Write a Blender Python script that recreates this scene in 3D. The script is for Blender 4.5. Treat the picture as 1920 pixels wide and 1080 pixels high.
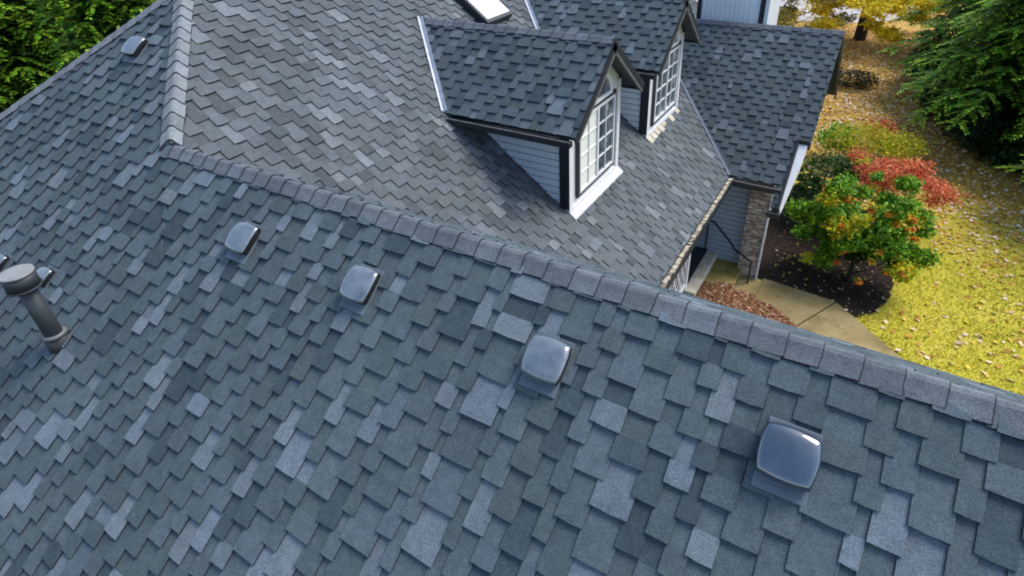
import bpy, math, random
import numpy as np
from mathutils import Vector, Matrix

# ------------------------------------------------------------------ camera, world, sun, exposure
scene = bpy.context.scene
C = scene.collection
for o in list(bpy.data.objects):
    bpy.data.objects.remove(o)

CAM = Vector((5.982, -2.716, 2.271))
FW = Vector((-0.44846, 0.72386, -0.52434)).normalized()
ROLL = -0.0434
R0 = Vector((math.cos(0.5545), math.sin(0.5545), 0)); U0 = R0.cross(FW)
RT = R0 * math.cos(ROLL) + U0 * math.sin(ROLL); UP = -R0 * math.sin(ROLL) + U0 * math.cos(ROLL)
cd = bpy.data.cameras.new('camera'); cam = bpy.data.objects.new('camera', cd); C.objects.link(cam)
cam.matrix_world = Matrix(((RT.x, UP.x, -FW.x, CAM.x), (RT.y, UP.y, -FW.y, CAM.y), (RT.z, UP.z, -FW.z, CAM.z), (0, 0, 0, 1)))
cd.sensor_fit = 'HORIZONTAL'; cd.sensor_width = 36; cd.lens = 36 * 1083.6 / 1920
cd.shift_x = (960 - 1003.9) / 1920; cd.shift_y = (416.4 - 540) / 1920
cd.clip_start = 0.05; cd.clip_end = 1000
scene.camera = cam
scene.render.resolution_x = 1024; scene.render.resolution_y = 576
scene.render.engine = 'CYCLES'
try:
    scene.cycles.pixel_filter_type = 'BLACKMAN_HARRIS'; scene.cycles.filter_width = 1.9
except Exception:
    pass

SUN = Vector((0.38, 0.42, 0.82)).normalized()
w = bpy.data.worlds.new('World'); scene.world = w; w.use_nodes = True
nt = w.node_tree; bg = nt.nodes['Background']; sky = nt.nodes.new('ShaderNodeTexSky')
sky.sky_type = 'NISHITA'; sky.sun_disc = False
sky.sun_elevation = math.asin(SUN.z); sky.sun_rotation = math.atan2(SUN.x, SUN.y)
sky.air_density = 1.0; sky.dust_density = 1.6; sky.ozone_density = 1.0
nt.links.new(sky.outputs[0], bg.inputs[0]); bg.inputs[1].default_value = 0.15
sl = bpy.data.lights.new('sun', 'SUN'); so = bpy.data.objects.new('sun', sl); C.objects.link(so)
sl.energy = 1.9; sl.angle = math.radians(28); sl.color = (1.0, 0.95, 0.87)
so.rotation_euler = SUN.to_track_quat('Z', 'Y').to_euler()
scene.view_settings.view_transform = 'Standard'; scene.view_settings.look = 'None'
scene.view_settings.exposure = 0.68; scene.view_settings.gamma = 1

random.seed(7); rng = np.random.default_rng(7)
# ------------------------------------------------------------------ materials
def new_mat(name):
    m = bpy.data.materials.new(name); m.use_nodes = True
    return m, m.node_tree, m.node_tree.nodes['Principled BSDF']
def noise(nt, scale, detail=4, rough=0.6, vec=None):
    tc = nt.nodes.new('ShaderNodeTexCoord'); n = nt.nodes.new('ShaderNodeTexNoise')
    n.inputs['Scale'].default_value = scale; n.inputs['Detail'].default_value = detail; n.inputs['Roughness'].default_value = rough
    nt.links.new(vec if vec else tc.outputs['Object'], n.inputs['Vector']); return n
def ramp(nt, fac, stops):
    r = nt.nodes.new('ShaderNodeValToRGB'); e = r.color_ramp.elements
    e[0].position, e[0].color = stops[0][0], (*stops[0][1], 1)
    e[1].position, e[1].color = stops[-1][0], (*stops[-1][1], 1)
    for p, c in stops[1:-1]:
        k = e.new(p); k.color = (*c, 1)
    nt.links.new(fac, r.inputs[0]); return r
def mixc(nt, mode, a, b, fac=1.0):
    m = nt.nodes.new('ShaderNodeMix'); m.data_type = 'RGBA'; m.blend_type = mode
    if hasattr(fac, 'links'): nt.links.new(fac, m.inputs[0])
    else: m.inputs[0].default_value = fac
    for v, i in ((a, 6), (b, 7)):
        if isinstance(v, tuple): m.inputs[i].default_value = (*v, 1)
        else: nt.links.new(v, m.inputs[i])
    return m.outputs[2]
def bump(nt, p, h, strength, dist):
    b = nt.nodes.new('ShaderNodeBump'); b.inputs['Strength'].default_value = strength; b.inputs['Distance'].default_value = dist
    nt.links.new(h, b.inputs['Height']); nt.links.new(b.outputs[0], p.inputs['Normal'])
def simple(name, col, rough=0.6, metal=0.0, var=0.25, scale=6, bs=0.0, bscale=60):
    m, nt, p = new_mat(name)
    n = noise(nt, scale, 5)
    r = ramp(nt, n.outputs[0], [(0.3, tuple(c * (1 - var) for c in col)), (0.7, tuple(min(1, c * (1 + var)) for c in col))])
    nt.links.new(r.outputs[0], p.inputs['Base Color'])
    p.inputs['Roughness'].default_value = rough; p.inputs['Metallic'].default_value = metal
    if bs: bump(nt, p, noise(nt, bscale, 3).outputs[0], bs, 0.01)
    return m
def attr_mat(name, rough, gscale, gamt, bs, tint=(1, 1, 1), trans=0.0, spec=0.5, mott=0.0):
    m, nt, p = new_mat(name)
    a = nt.nodes.new('ShaderNodeAttribute'); a.attribute_name = 'col'
    col = mixc(nt, 'MULTIPLY', a.outputs[0], tint)
    if gamt:
        g = noise(nt, gscale, 2, 0.7)
        rg = ramp(nt, g.outputs[0], [(0.3, (1 - gamt,) * 3), (0.7, (1 + gamt,) * 3)])
        col = mixc(nt, 'MULTIPLY', col, rg.outputs[0])
        if bs: bump(nt, p, g.outputs[0], bs, 0.004)
    if mott:
        g3 = noise(nt, 14, 4, 0.7); r3 = ramp(nt, g3.outputs[0], [(0.3, (0.80, 0.81, 0.83)), (0.7, (1.18, 1.17, 1.15))])
        col = mixc(nt, 'MULTIPLY', col, r3.outputs[0])
        g2 = noise(nt, 1.3, 5, 0.65); r2 = ramp(nt, g2.outputs[0], [(0.3, (1 - mott, 1 - mott, 1 - mott * 0.8)), (0.7, (1 + mott, 1 + mott, 1 + mott))])
        col = mixc(nt, 'MULTIPLY', col, r2.outputs[0])
    nt.links.new(col, p.inputs['Base Color']); p.inputs['Roughness'].default_value = rough
    p.inputs['Specular IOR Level'].default_value = spec
    if trans:
        t = nt.nodes.new('ShaderNodeBsdfTranslucent'); nt.links.new(col, t.inputs[0])
        mx = nt.nodes.new('ShaderNodeMixShader'); mx.inputs[0].default_value = trans
        nt.links.new(p.outputs[0], mx.inputs[1]); nt.links.new(t.outputs[0], mx.inputs[2])
        nt.links.new(mx.outputs[0], nt.nodes['Material Output'].inputs[0])
    return m
M = {}
M['shingle'] = attr_mat('asphalt_shingle', 0.86, 130, 0.42, 0.7, tint=(0.86, 0.86, 0.875), mott=0.11, spec=0.35)
M['leaf'] = attr_mat('leaf', 0.55, 0, 0, 0, trans=0.3, spec=0.3)
M['litter'] = attr_mat('dry_leaf', 0.75, 0, 0, 0, trans=0.12, spec=0.2)
M['trim_white'] = simple('white_paint', (0.78, 0.79, 0.80), 0.5, var=0.07, scale=9)
M['trim_dark'] = simple('dark_paint', (0.018, 0.022, 0.03), 0.45, var=0.3)
M['trim_brown'] = simple('weathered_lip', (0.15, 0.14, 0.135), 0.5, var=0.35, scale=14)
M['flash'] = simple('aluminium_flashing', (0.50, 0.55, 0.62), 0.35, metal=0.6, var=0.15, scale=8)
M['flash_white'] = simple('white_flashing', (0.60, 0.62, 0.63), 0.5, var=0.25, scale=16)
M['flash_dark'] = simple('painted_flashing', (0.15, 0.19, 0.24), 0.45, var=0.15, scale=8)
M['lap_shade'] = simple('siding_lap_shade', (0.20, 0.24, 0.30), .8)  # darker backing, paints the shadow line under each siding lap
M['flange'] = simple('vent_flange', (0.13, 0.165, 0.20), 0.5, var=0.15)
M['siding'] = simple('blue_white_siding', (0.80, 0.84, 0.88), 0.6, var=0.05, scale=5)
M['siding_blue'] = simple('blue_siding', (0.34, 0.44, 0.54), 0.6, var=0.07, scale=5)
M['siding_pale'] = simple('pale_siding', (0.84, 0.87, 0.90), 0.6, var=0.05, scale=4)
M['pvc'] = simple('painted_pipe', (0.040, 0.046, 0.052), 0.5, var=0.3, scale=5)
M['cap_metal'] = simple('pipe_lid', (0.26, 0.27, 0.265), 0.5, var=0.15, scale=7)
M['collar'] = simple('storm_collar', (0.15, 0.155, 0.155), 0.5, var=0.2)
M['rail'] = simple('black_iron', (0.012, 0.014, 0.018), 0.4, var=0.2)
M['bark'] = simple('bark', (0.035, 0.026, 0.018), 0.9, var=0.5, scale=20, bs=0.5)
M['skin_int'] = simple('dark_inside', (0.02, 0.022, 0.025), 0.9)
M['blind'] = simple('cream_blind', (0.82, 0.82, 0.76), 0.8, var=0.04)
M['vent_shade'] = simple('vent_neck', (0.006, 0.007, 0.009), 0.8, var=0.2)  # near-black shade painted on the hood rim and neck

def vent_mat(c0, c1, rr, coat):
    m, nt, p = new_mat('vent_plastic')
    n = noise(nt, 7, 5); r = ramp(nt, n.outputs[0], [(0.35, c0), (0.7, c1)])
    nt.links.new(r.outputs[0], p.inputs['Base Color'])
    n2 = noise(nt, 10, 4); r2 = ramp(nt, n2.outputs[0], [(0.35, (rr[0],) * 3), (0.7, (rr[1],) * 3)])
    nt.links.new(r2.outputs[0], p.inputs['Roughness']); p.inputs['Specular IOR Level'].default_value = 1.0
    p.inputs['Coat Weight'].default_value = coat; p.inputs['Coat Roughness'].default_value = 0.08; p.inputs['Coat IOR'].default_value = 2.0
    return m
M['vent'] = vent_mat((0.015, 0.035, 0.065), (0.04, 0.07, 0.11), (.08, .2), 1.0)  # dark blue base paints in the sky mirrored by the nearest hood
M['vent_dusty_sheen'] = vent_mat((0.09, 0.12, 0.15), (0.22, 0.26, 0.29), (.2, .38), .7)  # paler base holds both dust and a painted sky sheen
def glass_mat():
    m, nt, p = new_mat('window_glass')
    g_ = noise(nt, 3.2, 3, .6); r_ = ramp(nt, g_.outputs[0], [(0.35, (0.02, 0.03, 0.04)), (0.55, (0.10, 0.12, 0.14)), (0.7, (0.34, 0.37, 0.38))]); nt.links.new(r_.outputs[0], p.inputs['Base Color']); p.inputs['Roughness'].default_value = 0.06
    p.inputs['Specular IOR Level'].default_value = 0.9
    n = noise(nt, 2.5, 2); bump(nt, p, n.outputs[0], 0.15, 0.02)
    return m
M['glass'] = glass_mat()
def skylight_mat():
    m, nt, p = new_mat('skylight_dome')
    p.inputs['Base Color'].default_value = (0.9, 0.92, 0.93, 1); p.inputs['Roughness'].default_value = 0.25
    return m
M['skylight'] = skylight_mat()
def stone_mat():
    m, nt, p = new_mat('stacked_stone')
    tc = nt.nodes.new('ShaderNodeTexCoord'); mp = nt.nodes.new('ShaderNodeMapping'); mp.inputs['Scale'].default_value = (5, 5, 16)
    nt.links.new(tc.outputs['Object'], mp.inputs[0])
    v = nt.nodes.new('ShaderNodeTexVoronoi'); v.inputs['Scale'].default_value = 1; nt.links.new(mp.outputs[0], v.inputs['Vector'])
    sep = nt.nodes.new('ShaderNodeSeparateColor'); nt.links.new(v.outputs['Color'], sep.inputs[0])
    r = ramp(nt, sep.outputs[0], [(0, (0.32, 0.24, 0.17)), (0.35, (0.58, 0.48, 0.38)), (0.6, (0.48, 0.45, 0.42)), (1, (0.75, 0.66, 0.55))])
    v2 = nt.nodes.new('ShaderNodeTexVoronoi'); v2.feature = 'DISTANCE_TO_EDGE'; v2.inputs['Scale'].default_value = 1; nt.links.new(mp.outputs[0], v2.inputs['Vector'])
    e = ramp(nt, v2.outputs['Distance'], [(0.0, (0.4,) * 3), (0.1, (1,) * 3)])
    col = mixc(nt, 'MULTIPLY', r.outputs[0], e.outputs[0])
    nt.links.new(col, p.inputs['Base Color']); p.inputs['Roughness'].default_value = 0.85
    bump(nt, p, e.outputs[0], 1.0, 0.03)
    return m
M['stone'] = stone_mat()
def concrete(name, a, b, c, sc=1.6, streak=False):
    m, nt, p = new_mat(name)
    n = noise(nt, sc, 6, 0.65); r = ramp(nt, n.outputs[0], [(0.3, a), (0.5, b), (0.72, c)])
    g = noise(nt, 45, 3); rg = ramp(nt, g.outputs[0], [(0.3, (0.8,) * 3), (0.7, (1.15,) * 3)])
    nt.links.new(mixc(nt, 'MULTIPLY', r.outputs[0], rg.outputs[0]), p.inputs['Base Color'])
    p.inputs['Roughness'].default_value = 0.85; bump(nt, p, g.outputs[0], 0.3, 0.01)
    return m
M['path'] = concrete('mossy_concrete', (0.15, 0.115, 0.04), (0.30, 0.23, 0.095), (0.44, 0.34, 0.17))
M['step1'] = concrete('algae_concrete', (0.16, 0.13, 0.02), (0.28, 0.22, 0.06), (0.38, 0.31, 0.12), 2.4)
M['landing'] = concrete('cream_concrete', (0.40, 0.34, 0.22), (0.56, 0.51, 0.40), (0.68, 0.65, 0.56), 5)
M['road'] = concrete('pale_asphalt', (0.36, 0.33, 0.32), (0.46, 0.43, 0.42), (0.55, 0.52, 0.50), 0.8)
def lawn_mat():
    m, nt, p = new_mat('lawn_and_leaves')
    g1 = noise(nt, 0.9, 6, 0.7); grass = ramp(nt, g1.outputs[0], [(0.3, (0.38, 0.37, 0.02)), (0.5, (0.60, 0.54, 0.045)), (0.7, (0.72, 0.62, 0.10))])
    g2 = noise(nt, 14, 5, 0.75); dry = ramp(nt, g2.outputs[0], [(0.3, (0.28, 0.14, 0.02)), (0.5, (0.55, 0.33, 0.06)), (0.7, (0.72, 0.50, 0.18))])
    tc = nt.nodes.new('ShaderNodeTexCoord'); sp = nt.nodes.new('ShaderNodeSeparateXYZ'); nt.links.new(tc.outputs['Object'], sp.inputs[0])
    # more dead leaves away from the path
    n3 = noise(nt, 0.5, 5, 0.7)
    ma = nt.nodes.new('ShaderNodeMath'); ma.operation = 'MULTIPLY_ADD'; ma.inputs[1].default_value = 12; nt.links.new(n3.outputs[0], ma.inputs[0]); nt.links.new(sp.outputs[1], ma.inputs[2])
    mr = nt.nodes.new('ShaderNodeMapRange'); mr.inputs[1].default_value = 17; mr.inputs[2].default_value = 22; nt.links.new(ma.outputs[0], mr.inputs[0])
    mix = nt.nodes.new('ShaderNodeMix'); mix.data_type = 'RGBA'; nt.links.new(mr.outputs[0], mix.inputs[0])
    nt.links.new(grass.outputs[0], mix.inputs[6]); nt.links.new(dry.outputs[0], mix.inputs[7])
    n4 = noise(nt, 30, 4, 0.8); r4 = ramp(nt, n4.outputs[0], [(0.3, (0.55,) * 3), (0.65, (1.25,) * 3)])
    nt.links.new(mixc(nt, 'MULTIPLY', mix.outputs[2], r4.outputs[0]), p.inputs['Base Color'])
    p.inputs['Roughness'].default_value = 0.95; bump(nt, p, n4.outputs[0], 0.8, 0.04)
    return m
M['lawn'] = lawn_mat()
M['forest_floor'] = simple('dark_ground_cover', (0.03, 0.045, 0.015), 0.95, var=.5, scale=3)
M['mulch'] = simple('shadowed_mulch', (0.018, 0.011, 0.007), 0.95, var=0.6, scale=30, bs=1.0, bscale=40)  # mulch colour darkened to hold the bed's deep shadow too
M['leafbed'] = simple('red_brown_litter', (0.16, 0.06, 0.03), 0.95, var=0.5, scale=25, bs=1.0, bscale=40)

# ------------------------------------------------------------------ helpers
def props(o, label=None, cat=None, group=None, kind=None):
    if label: o['label'] = label
    if cat: o['category'] = cat
    if group: o['group'] = group
    if kind: o['kind'] = kind
    return o
def empty(name, loc, label, cat, group=None):
    o = bpy.data.objects.new(name, None); C.objects.link(o); o.location = loc
    return props(o, label, cat, group)
def link(name, me, parent):
    o = bpy.data.objects.new(name, me); C.objects.link(o)
    if parent is not None:
        o.parent = parent
        q = Vector((0, 0, 0)); a = parent
        while a is not None: q += a.location; a = a.parent
        o.location = -q if me.get('world') else Vector((0, 0, 0))
    return o
class MB:
    """collects polygons in world coordinates"""
    def __init__(s): s.v = []; s.f = []; s.c = []; s.m = []
    def poly(s, pts, col=None, mi=0):
        b = len(s.v); s.v += [tuple(p) for p in pts]; s.f.append(tuple(range(b, b + len(pts)))); s.c.append(col); s.m.append(mi)
    def hexa(s, p, col=None, mi=0):  # 8 points: bottom 4, top 4
        b = len(s.v); s.v += [tuple(q) for q in p]
        for f in ((3, 2, 1, 0), (4, 5, 6, 7), (0, 1, 5, 4), (1, 2, 6, 5), (2, 3, 7, 6), (3, 0, 4, 7)):
            s.f.append(tuple(b + i for i in f)); s.c.append(col); s.m.append(mi)
    def box(s, x0, x1, y0, y1, z0, z1, mi=0):
        s.hexa([(x0, y0, z0), (x1, y0, z0), (x1, y1, z0), (x0, y1, z0), (x0, y0, z1), (x1, y0, z1), (x1, y1, z1), (x0, y1, z1)], mi=mi)
    def bar(s, a, b, wd, h, up=Vector((0, 0, 1)), mi=0, col=None):  # bar from a to b, width wd across, height h along up, centred
        a = Vector(a); b = Vector(b); d = (b - a).normalized(); sd = d.cross(up).normalized() * wd / 2; u = sd.cross(d).normalized() * h / 2
        s.hexa([a - sd - u, a + sd - u, b + sd - u, b - sd - u, a - sd + u, a + sd + u, b + sd + u, b - sd + u], mi=mi, col=col)
    def tube(s, a, b, r0, r1=None, n=12, mi=0, col=None):
        r1 = r0 if r1 is None else r1; a = Vector(a); b = Vector(b); d = (b - a).normalized()
        x = d.orthogonal().normalized(); y = d.cross(x); k = len(s.v)
        for p, r in ((a, r0), (b, r1)):
            for i in range(n):
                t = 2 * math.pi * i / n; s.v.append(tuple(p + (x * math.cos(t) + y * math.sin(t)) * r))
        for i in range(n):
            j = (i + 1) % n; s.f.append((k + i, k + j, k + n + j, k + n + i)); s.c.append(col); s.m.append(mi)
        s.f.append(tuple(k + i for i in range(n))[::-1]); s.f.append(tuple(k + n + i for i in range(n))); s.c += [col, col]; s.m += [mi, mi]
    def build(s, name, mats, parent=None, smooth=False, bevel=0):
        if not isinstance(mats, (list, tuple)): mats = [mats]
        me = bpy.data.meshes.new(name); me.from_pydata(s.v, [], s.f)
        for m in mats: me.materials.append(m)
        if len(mats) > 1: me.polygons.foreach_set('material_index', s.m)
        if s.c and s.c[0] is not None:
            at = me.color_attributes.new('col', 'FLOAT_COLOR', 'CORNER')
            arr = np.ones((len(me.loops), 4), 'f4'); i = 0
            for f, c in zip(s.f, s.c):
                arr[i:i + len(f), :3] = c; i += len(f)
            at.data.foreach_set('color', arr.ravel())
        if smooth: me.polygons.foreach_set('use_smooth', [True] * len(me.polygons))
        me['world'] = 1; me.update()
        o = link(name, me, parent)
        if bevel:
            b = o.modifiers.new('bevel', 'BEVEL'); b.width = bevel; b.segments = 2; b.limit_method = 'ANGLE'
        return o
def tri_mesh(name, V, F, COL, mat, parent=None):
    """numpy faces (n,k), colour per face"""
    me = bpy.data.meshes.new(name); k = F.shape[1]
    me.vertices.add(len(V)); me.vertices.foreach_set('co', V.astype('f4').ravel())
    me.loops.add(F.size); me.loops.foreach_set('vertex_index', F.astype('i4').ravel())
    me.polygons.add(len(F)); me.polygons.foreach_set('loop_start', np.arange(0, F.size, k, dtype='i4'))
    at = me.color_attributes.new('col', 'FLOAT_COLOR', 'CORNER')
    c4 = np.ones((len(F), k, 4), 'f4'); c4[:, :, :3] = COL[:, None, :]; at.data.foreach_set('color', c4.ravel())
    me.materials.append(mat); me.update(calc_edges=True); me.validate()
    me['world'] = 0
    return link(name, me, parent) if name else me

# ------------------------------------------------------------------ roof geometry (metres; origin where the wing ridge meets the hip)
T = 0.7487; PHI = math.atan(T); CO, SI = math.cos(PHI), math.sin(PHI)
L = 1.5944; E_CAP = 0.1875; EX = 0.1365
XO, XW, ZR, DA, DB, TD = 2.923, 2.676, 0.2946, 1.1664, 0.829, 0.8048
Y1, Y2 = 4.4116, 7.3866
XE = 3.9785; ZE = -T * XE
YR, ZRR, TR, XR, YRE, XRE = 10.5287, -0.7845, 0.778, 5.22, 7.7083, 4.9234
G = -5.62                                             # ground
ZTOP = T * L

def clip(poly, reg):
    """Sutherland-Hodgman, reg convex counter-clockwise"""
    out = poly
    for i in range(len(reg)):
        ax, ay = reg[i]; bx, by = reg[(i + 1) % len(reg)]; inp = out; out = []
        if not inp: return []
        for j in range(len(inp)):
            p, q = inp[j], inp[(j + 1) % len(inp)]
            dp = (bx - ax) * (p[1] - ay) - (by - ay) * (p[0] - ax); dq = (bx - ax) * (q[1] - ay) - (by - ay) * (q[0] - ax)
            if dp >= 0: out.append(p)
            if (dp >= 0) != (dq >= 0):
                t = dp / (dp - dq); out.append((p[0] + (q[0] - p[0]) * t, p[1] + (q[1] - p[1]) * t))
    return out
def ccw(r):
    a = sum(r[i][0] * r[(i + 1) % len(r)][1] - r[(i + 1) % len(r)][0] * r[i][1] for i in range(len(r)))
    return r if a > 0 else r[::-1]

def pick(r, light, cool):
    x = r.random()
    if x < light: b = 0.190 + 0.055 * r.random(); t = (0.80, 1.0, 1.14) if cool else (0.88, 1.01, 1.08)
    elif x < light + 0.11: b = 0.084 + 0.018 * r.random(); t = (0.66, 0.98, 1.17) if cool else (0.84, 1.02, 1.10)
    elif x < light + 0.38: b = 0.112 + 0.022 * r.random(); t = (0.74, 1.03, 1.10) if cool else (0.86, 1.03, 1.08)
    else: b = 0.122 + 0.034 * r.random(); t = (0.74, 1.01, 1.14) if cool else (0.87, 1.02, 1.10)
    j = 1 + (r.random() - .5) * 0.05
    return (b * t[0] * j, b * t[1], b * t[2] / j)

def shingles(mb, O, u, v, regs, seed, light=0.09, cool=True, tint=1.0, phase=0.0, wide=1.0, h0=0.0215, contrast=1.0):
    """laminated shingles over convex regions (u along the course, v up the slope): tabs two exposures tall in
    drifting columns, each column a course out of step with its neighbours; every tab is a wedge with a real butt"""
    O = Vector(O); u = Vector(u).normalized(); v = Vector(v).normalized(); n = u.cross(v)
    if n.z < 0: n = -n
    regs = [ccw(r) for r in regs]
    us = [p[0] for r in regs for p in r]; vs = [p[1] for r in regs for p in r]
    k0 = math.floor((min(vs) - phase) / EX) - 2; k1 = math.ceil((max(vs) - phase) / EX) + 1
    umin, umax = min(us) - 0.4, max(us) + 0.4
    r = random.Random(seed * 7919); xs = [umin]
    while xs[-1] < umax: xs.append(xs[-1] + wide * r.uniform(.095, .180))
    nc = len(xs) - 1; off = [r.uniform(-.012, .012) for _ in xs]
    boxes = [(min(p[0] for p in g), max(p[0] for p in g), min(p[1] for p in g), max(p[1] for p in g)) for g in regs]
    mean = 0.14 * tint
    for k in range(k0, k1 + 1):
        v0 = phase + k * EX; jc = r.uniform(-.003, .003)
        for i in range(len(xs)):                      # column edges wander from course to course
            off[i] = max(-.03, min(.03, off[i] + r.uniform(-.013, .013)))
        for i in range(nc):
            if (i + k) % 2: continue
            a = xs[i] + off[i] - r.uniform(.001, .016); b = xs[i + 1] + off[i + 1] + r.uniform(.001, .016)
            col = pick(r, light, cool); hh = h0 * r.uniform(.85, 1.25)
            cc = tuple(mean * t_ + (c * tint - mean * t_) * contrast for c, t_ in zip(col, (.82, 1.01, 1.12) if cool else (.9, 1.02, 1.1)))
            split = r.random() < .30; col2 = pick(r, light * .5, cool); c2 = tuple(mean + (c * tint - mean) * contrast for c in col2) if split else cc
            j = jc + r.uniform(-.006, .006); sk = r.uniform(-.007, .007); tp = r.uniform(-.004, .004); sag = r.uniform(0, .005)
            if b < min(q[0] for q in boxes) or a > max(q[1] for q in boxes): continue
            m = (a + b) / 2; ym = v0 + EX + j
            for part in (0, 1):
                if part == 0: poly = [(a + tp, v0 + j), (m, v0 + j + sk / 2 - sag), (b + tp, v0 + j + sk), (b, ym), (a, ym)]; colr = cc
                else: poly = [(a, ym), (b, ym), (b, v0 + 2 * EX + .022), (a, v0 + 2 * EX + .022)]; colr = c2
                for reg, bx in zip(regs, boxes):
                    if a > bx[1] or b < bx[0] or v0 > bx[3] or v0 + 2 * EX + .03 < bx[2]: continue
                    q = clip(poly, reg)
                    if len(q) < 3: continue
                    top = []; bot = []
                    for (x, y) in q:
                        tt = min(1.12, max(0, (y - v0 - j) / (2 * EX))); h = hh * (1 - tt) + .001 + (.0025 * abs(x - m) / (b - a) * (1 - tt))
                        p = O + u * x + v * y; top.append(p + n * h); bot.append(p - n * 0.014)
                    mb.poly(top, colr)
                    for w_ in range(len(q)):
                        i2 = (w_ + 1) % len(q)
                        if abs(q[w_][1] - ym) < 1e-6 and abs(q[i2][1] - ym) < 1e-6: continue
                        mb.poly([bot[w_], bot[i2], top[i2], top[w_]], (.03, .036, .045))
    for reg in regs:                                   # roof deck below
        mb.poly([O + u * x + v * y - n * 0.0135 for x, y in reg], (0.07, 0.08, 0.09))

def caps(mb, a, b, s1, s2, seed, wd=0.135, col=(0.165, 0.180, 0.200), start=0.0, rise=0.016, lift=0.025):
    """overlapping bent ridge caps from a to b; s1, s2 unit vectors down each side; butts face a"""
    a = Vector(a); b = Vector(b); d = (b - a).normalized(); Ln = (b - a).length; s1 = Vector(s1).normalized(); s2 = Vector(s2).normalized()
    up = (-(s1 + s2)).normalized(); r = random.Random(seed); x = start
    while x < Ln:
        e = E_CAP; x1 = min(Ln, x + e + 0.02); x_ = x + r.uniform(-.006, .006); f = r.uniform(0.82, 1.18)
        c = (col[0] * f, col[1] * f * r.uniform(.98, 1.02), col[2] * f * r.uniform(.97, 1.03)); hb = rise + r.uniform(0, .004); ht = rise * .35
        w1 = wd + r.uniform(-.008, .008); w2 = wd + r.uniform(-.008, .008); jx = r.uniform(-.006, .006)
        def row(p, h, jj):
            o = a + d * p; return [o + s1 * w1 + up * h + d * jj, o + s1 * w1 * .5 + up * (h + .002), o + s1 * 0.030 + up * (h + 0.006), o + up * (h - 0.002), o + s2 * 0.035 + up * (h + 0.010), o + s2 * w2 * .5 + up * (h + 0.002), o + s2 * w2 + up * h - d * jj]
        A = row(x_, hb + lift, jx); B = row(x1, ht + lift, 0); A0 = [p - up * (hb + lift + .004) for p in A]; B0 = [p - up * (ht + lift + .004) for p in B]; edge_shade = (.035, .042, .052)
        A1 = [p + d * .0055 for p in A]  # dark strip on each cap top paints the contact shadow at the seam
        for i in range(6):
            mb.poly([A[i], A[i + 1], A1[i + 1], A1[i]], edge_shade); mb.poly([A1[i], A1[i + 1], B[i + 1], B[i]], c); mb.poly([A0[i], A0[i + 1], A[i + 1], A[i]], edge_shade)
        mb.poly([A0[0], A[0], B[0], B0[0]], edge_shade); mb.poly([A0[6], B0[6], B[6], A[6]], edge_shade)
        x += e

HOUSE_LABEL = 'grey shingled house with hip roof, roof vents, two gabled dormers and a stone porch pier'
house = empty('house', (0, 0, G), HOUSE_LABEL, 'house')

# --- main roof: hip end facing the camera (joined with the wing slope), front slope, back slopes
dH = Vector((0, CO, SI)); d2 = Vector((-CO, 0, SI)); dB = Vector((CO, 0, SI)); dN = Vector((0, -CO, SI))
k = 1 / CO
mb = MB()
YEAVE = -3.98
sH = lambda x, y: (x, y * k)
shingles(mb, (0, 0, 0), (1, 0, 0), dH, [[sH(-L, L), sH(0, 0), sH(-2 * L, 0)],
                                       [sH(0, 0), sH(9.9, 0), sH(9.9, YEAVE), sH(-2 * L + YEAVE, YEAVE), sH(-2 * L, 0)]], 3, light=0.15, cool=True, tint=.97)
s2 = lambda x, y: (y, -x * k)
shingles(mb, (0, 0, 0), (0, -1, 0), d2, [[(-13.5, -XE * k), (-13.5, L * k), (-L, L * k), (0.0, 0.0), (1.0, -1.0 * k), (2.2, -XE * k)]], 11, light=0.09, cool=False, tint=1.02, contrast=.9)
shingles(mb, (-2 * L, 0, 0), (0, 1, 0), dB, [[(L, L * k), (13.5, L * k), (13.5, YEAVE * k), (YEAVE, YEAVE * k)]], 17)
# back of the wing
shingles(mb, (0, 0, 0), (1, 0, 0), dN, [[(0.05, 0), (9.9, 0), (9.9, -1.2 * k), (1.2, -1.2 * k)]], 19, tint=0.95)
mb.build('main_roof', M['shingle'], house)
mainroof = [o for o in house.children if o.name == 'main_roof'][0]
mb = MB()
hv = Vector((-1, 1, T)).normalized()
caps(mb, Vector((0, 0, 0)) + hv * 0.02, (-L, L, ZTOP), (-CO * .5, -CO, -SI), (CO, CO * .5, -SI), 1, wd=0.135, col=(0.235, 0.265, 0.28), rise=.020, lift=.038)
mb.build('hip_cap', M['shingle'], mainroof)
mb = MB()
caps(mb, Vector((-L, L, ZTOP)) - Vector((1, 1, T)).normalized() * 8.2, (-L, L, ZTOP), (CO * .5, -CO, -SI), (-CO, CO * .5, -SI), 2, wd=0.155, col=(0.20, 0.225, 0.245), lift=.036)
mb.build('hip_cap', M['shingle'], mainroof)
mb = MB()
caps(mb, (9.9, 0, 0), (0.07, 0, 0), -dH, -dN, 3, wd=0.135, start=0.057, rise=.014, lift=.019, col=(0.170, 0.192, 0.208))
mb.build('ridge_cap', M['shingle'], mainroof)
mb = MB()
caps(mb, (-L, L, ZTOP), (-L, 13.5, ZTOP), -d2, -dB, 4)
mb.build('ridge_cap', M['shingle'], mainroof)

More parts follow.
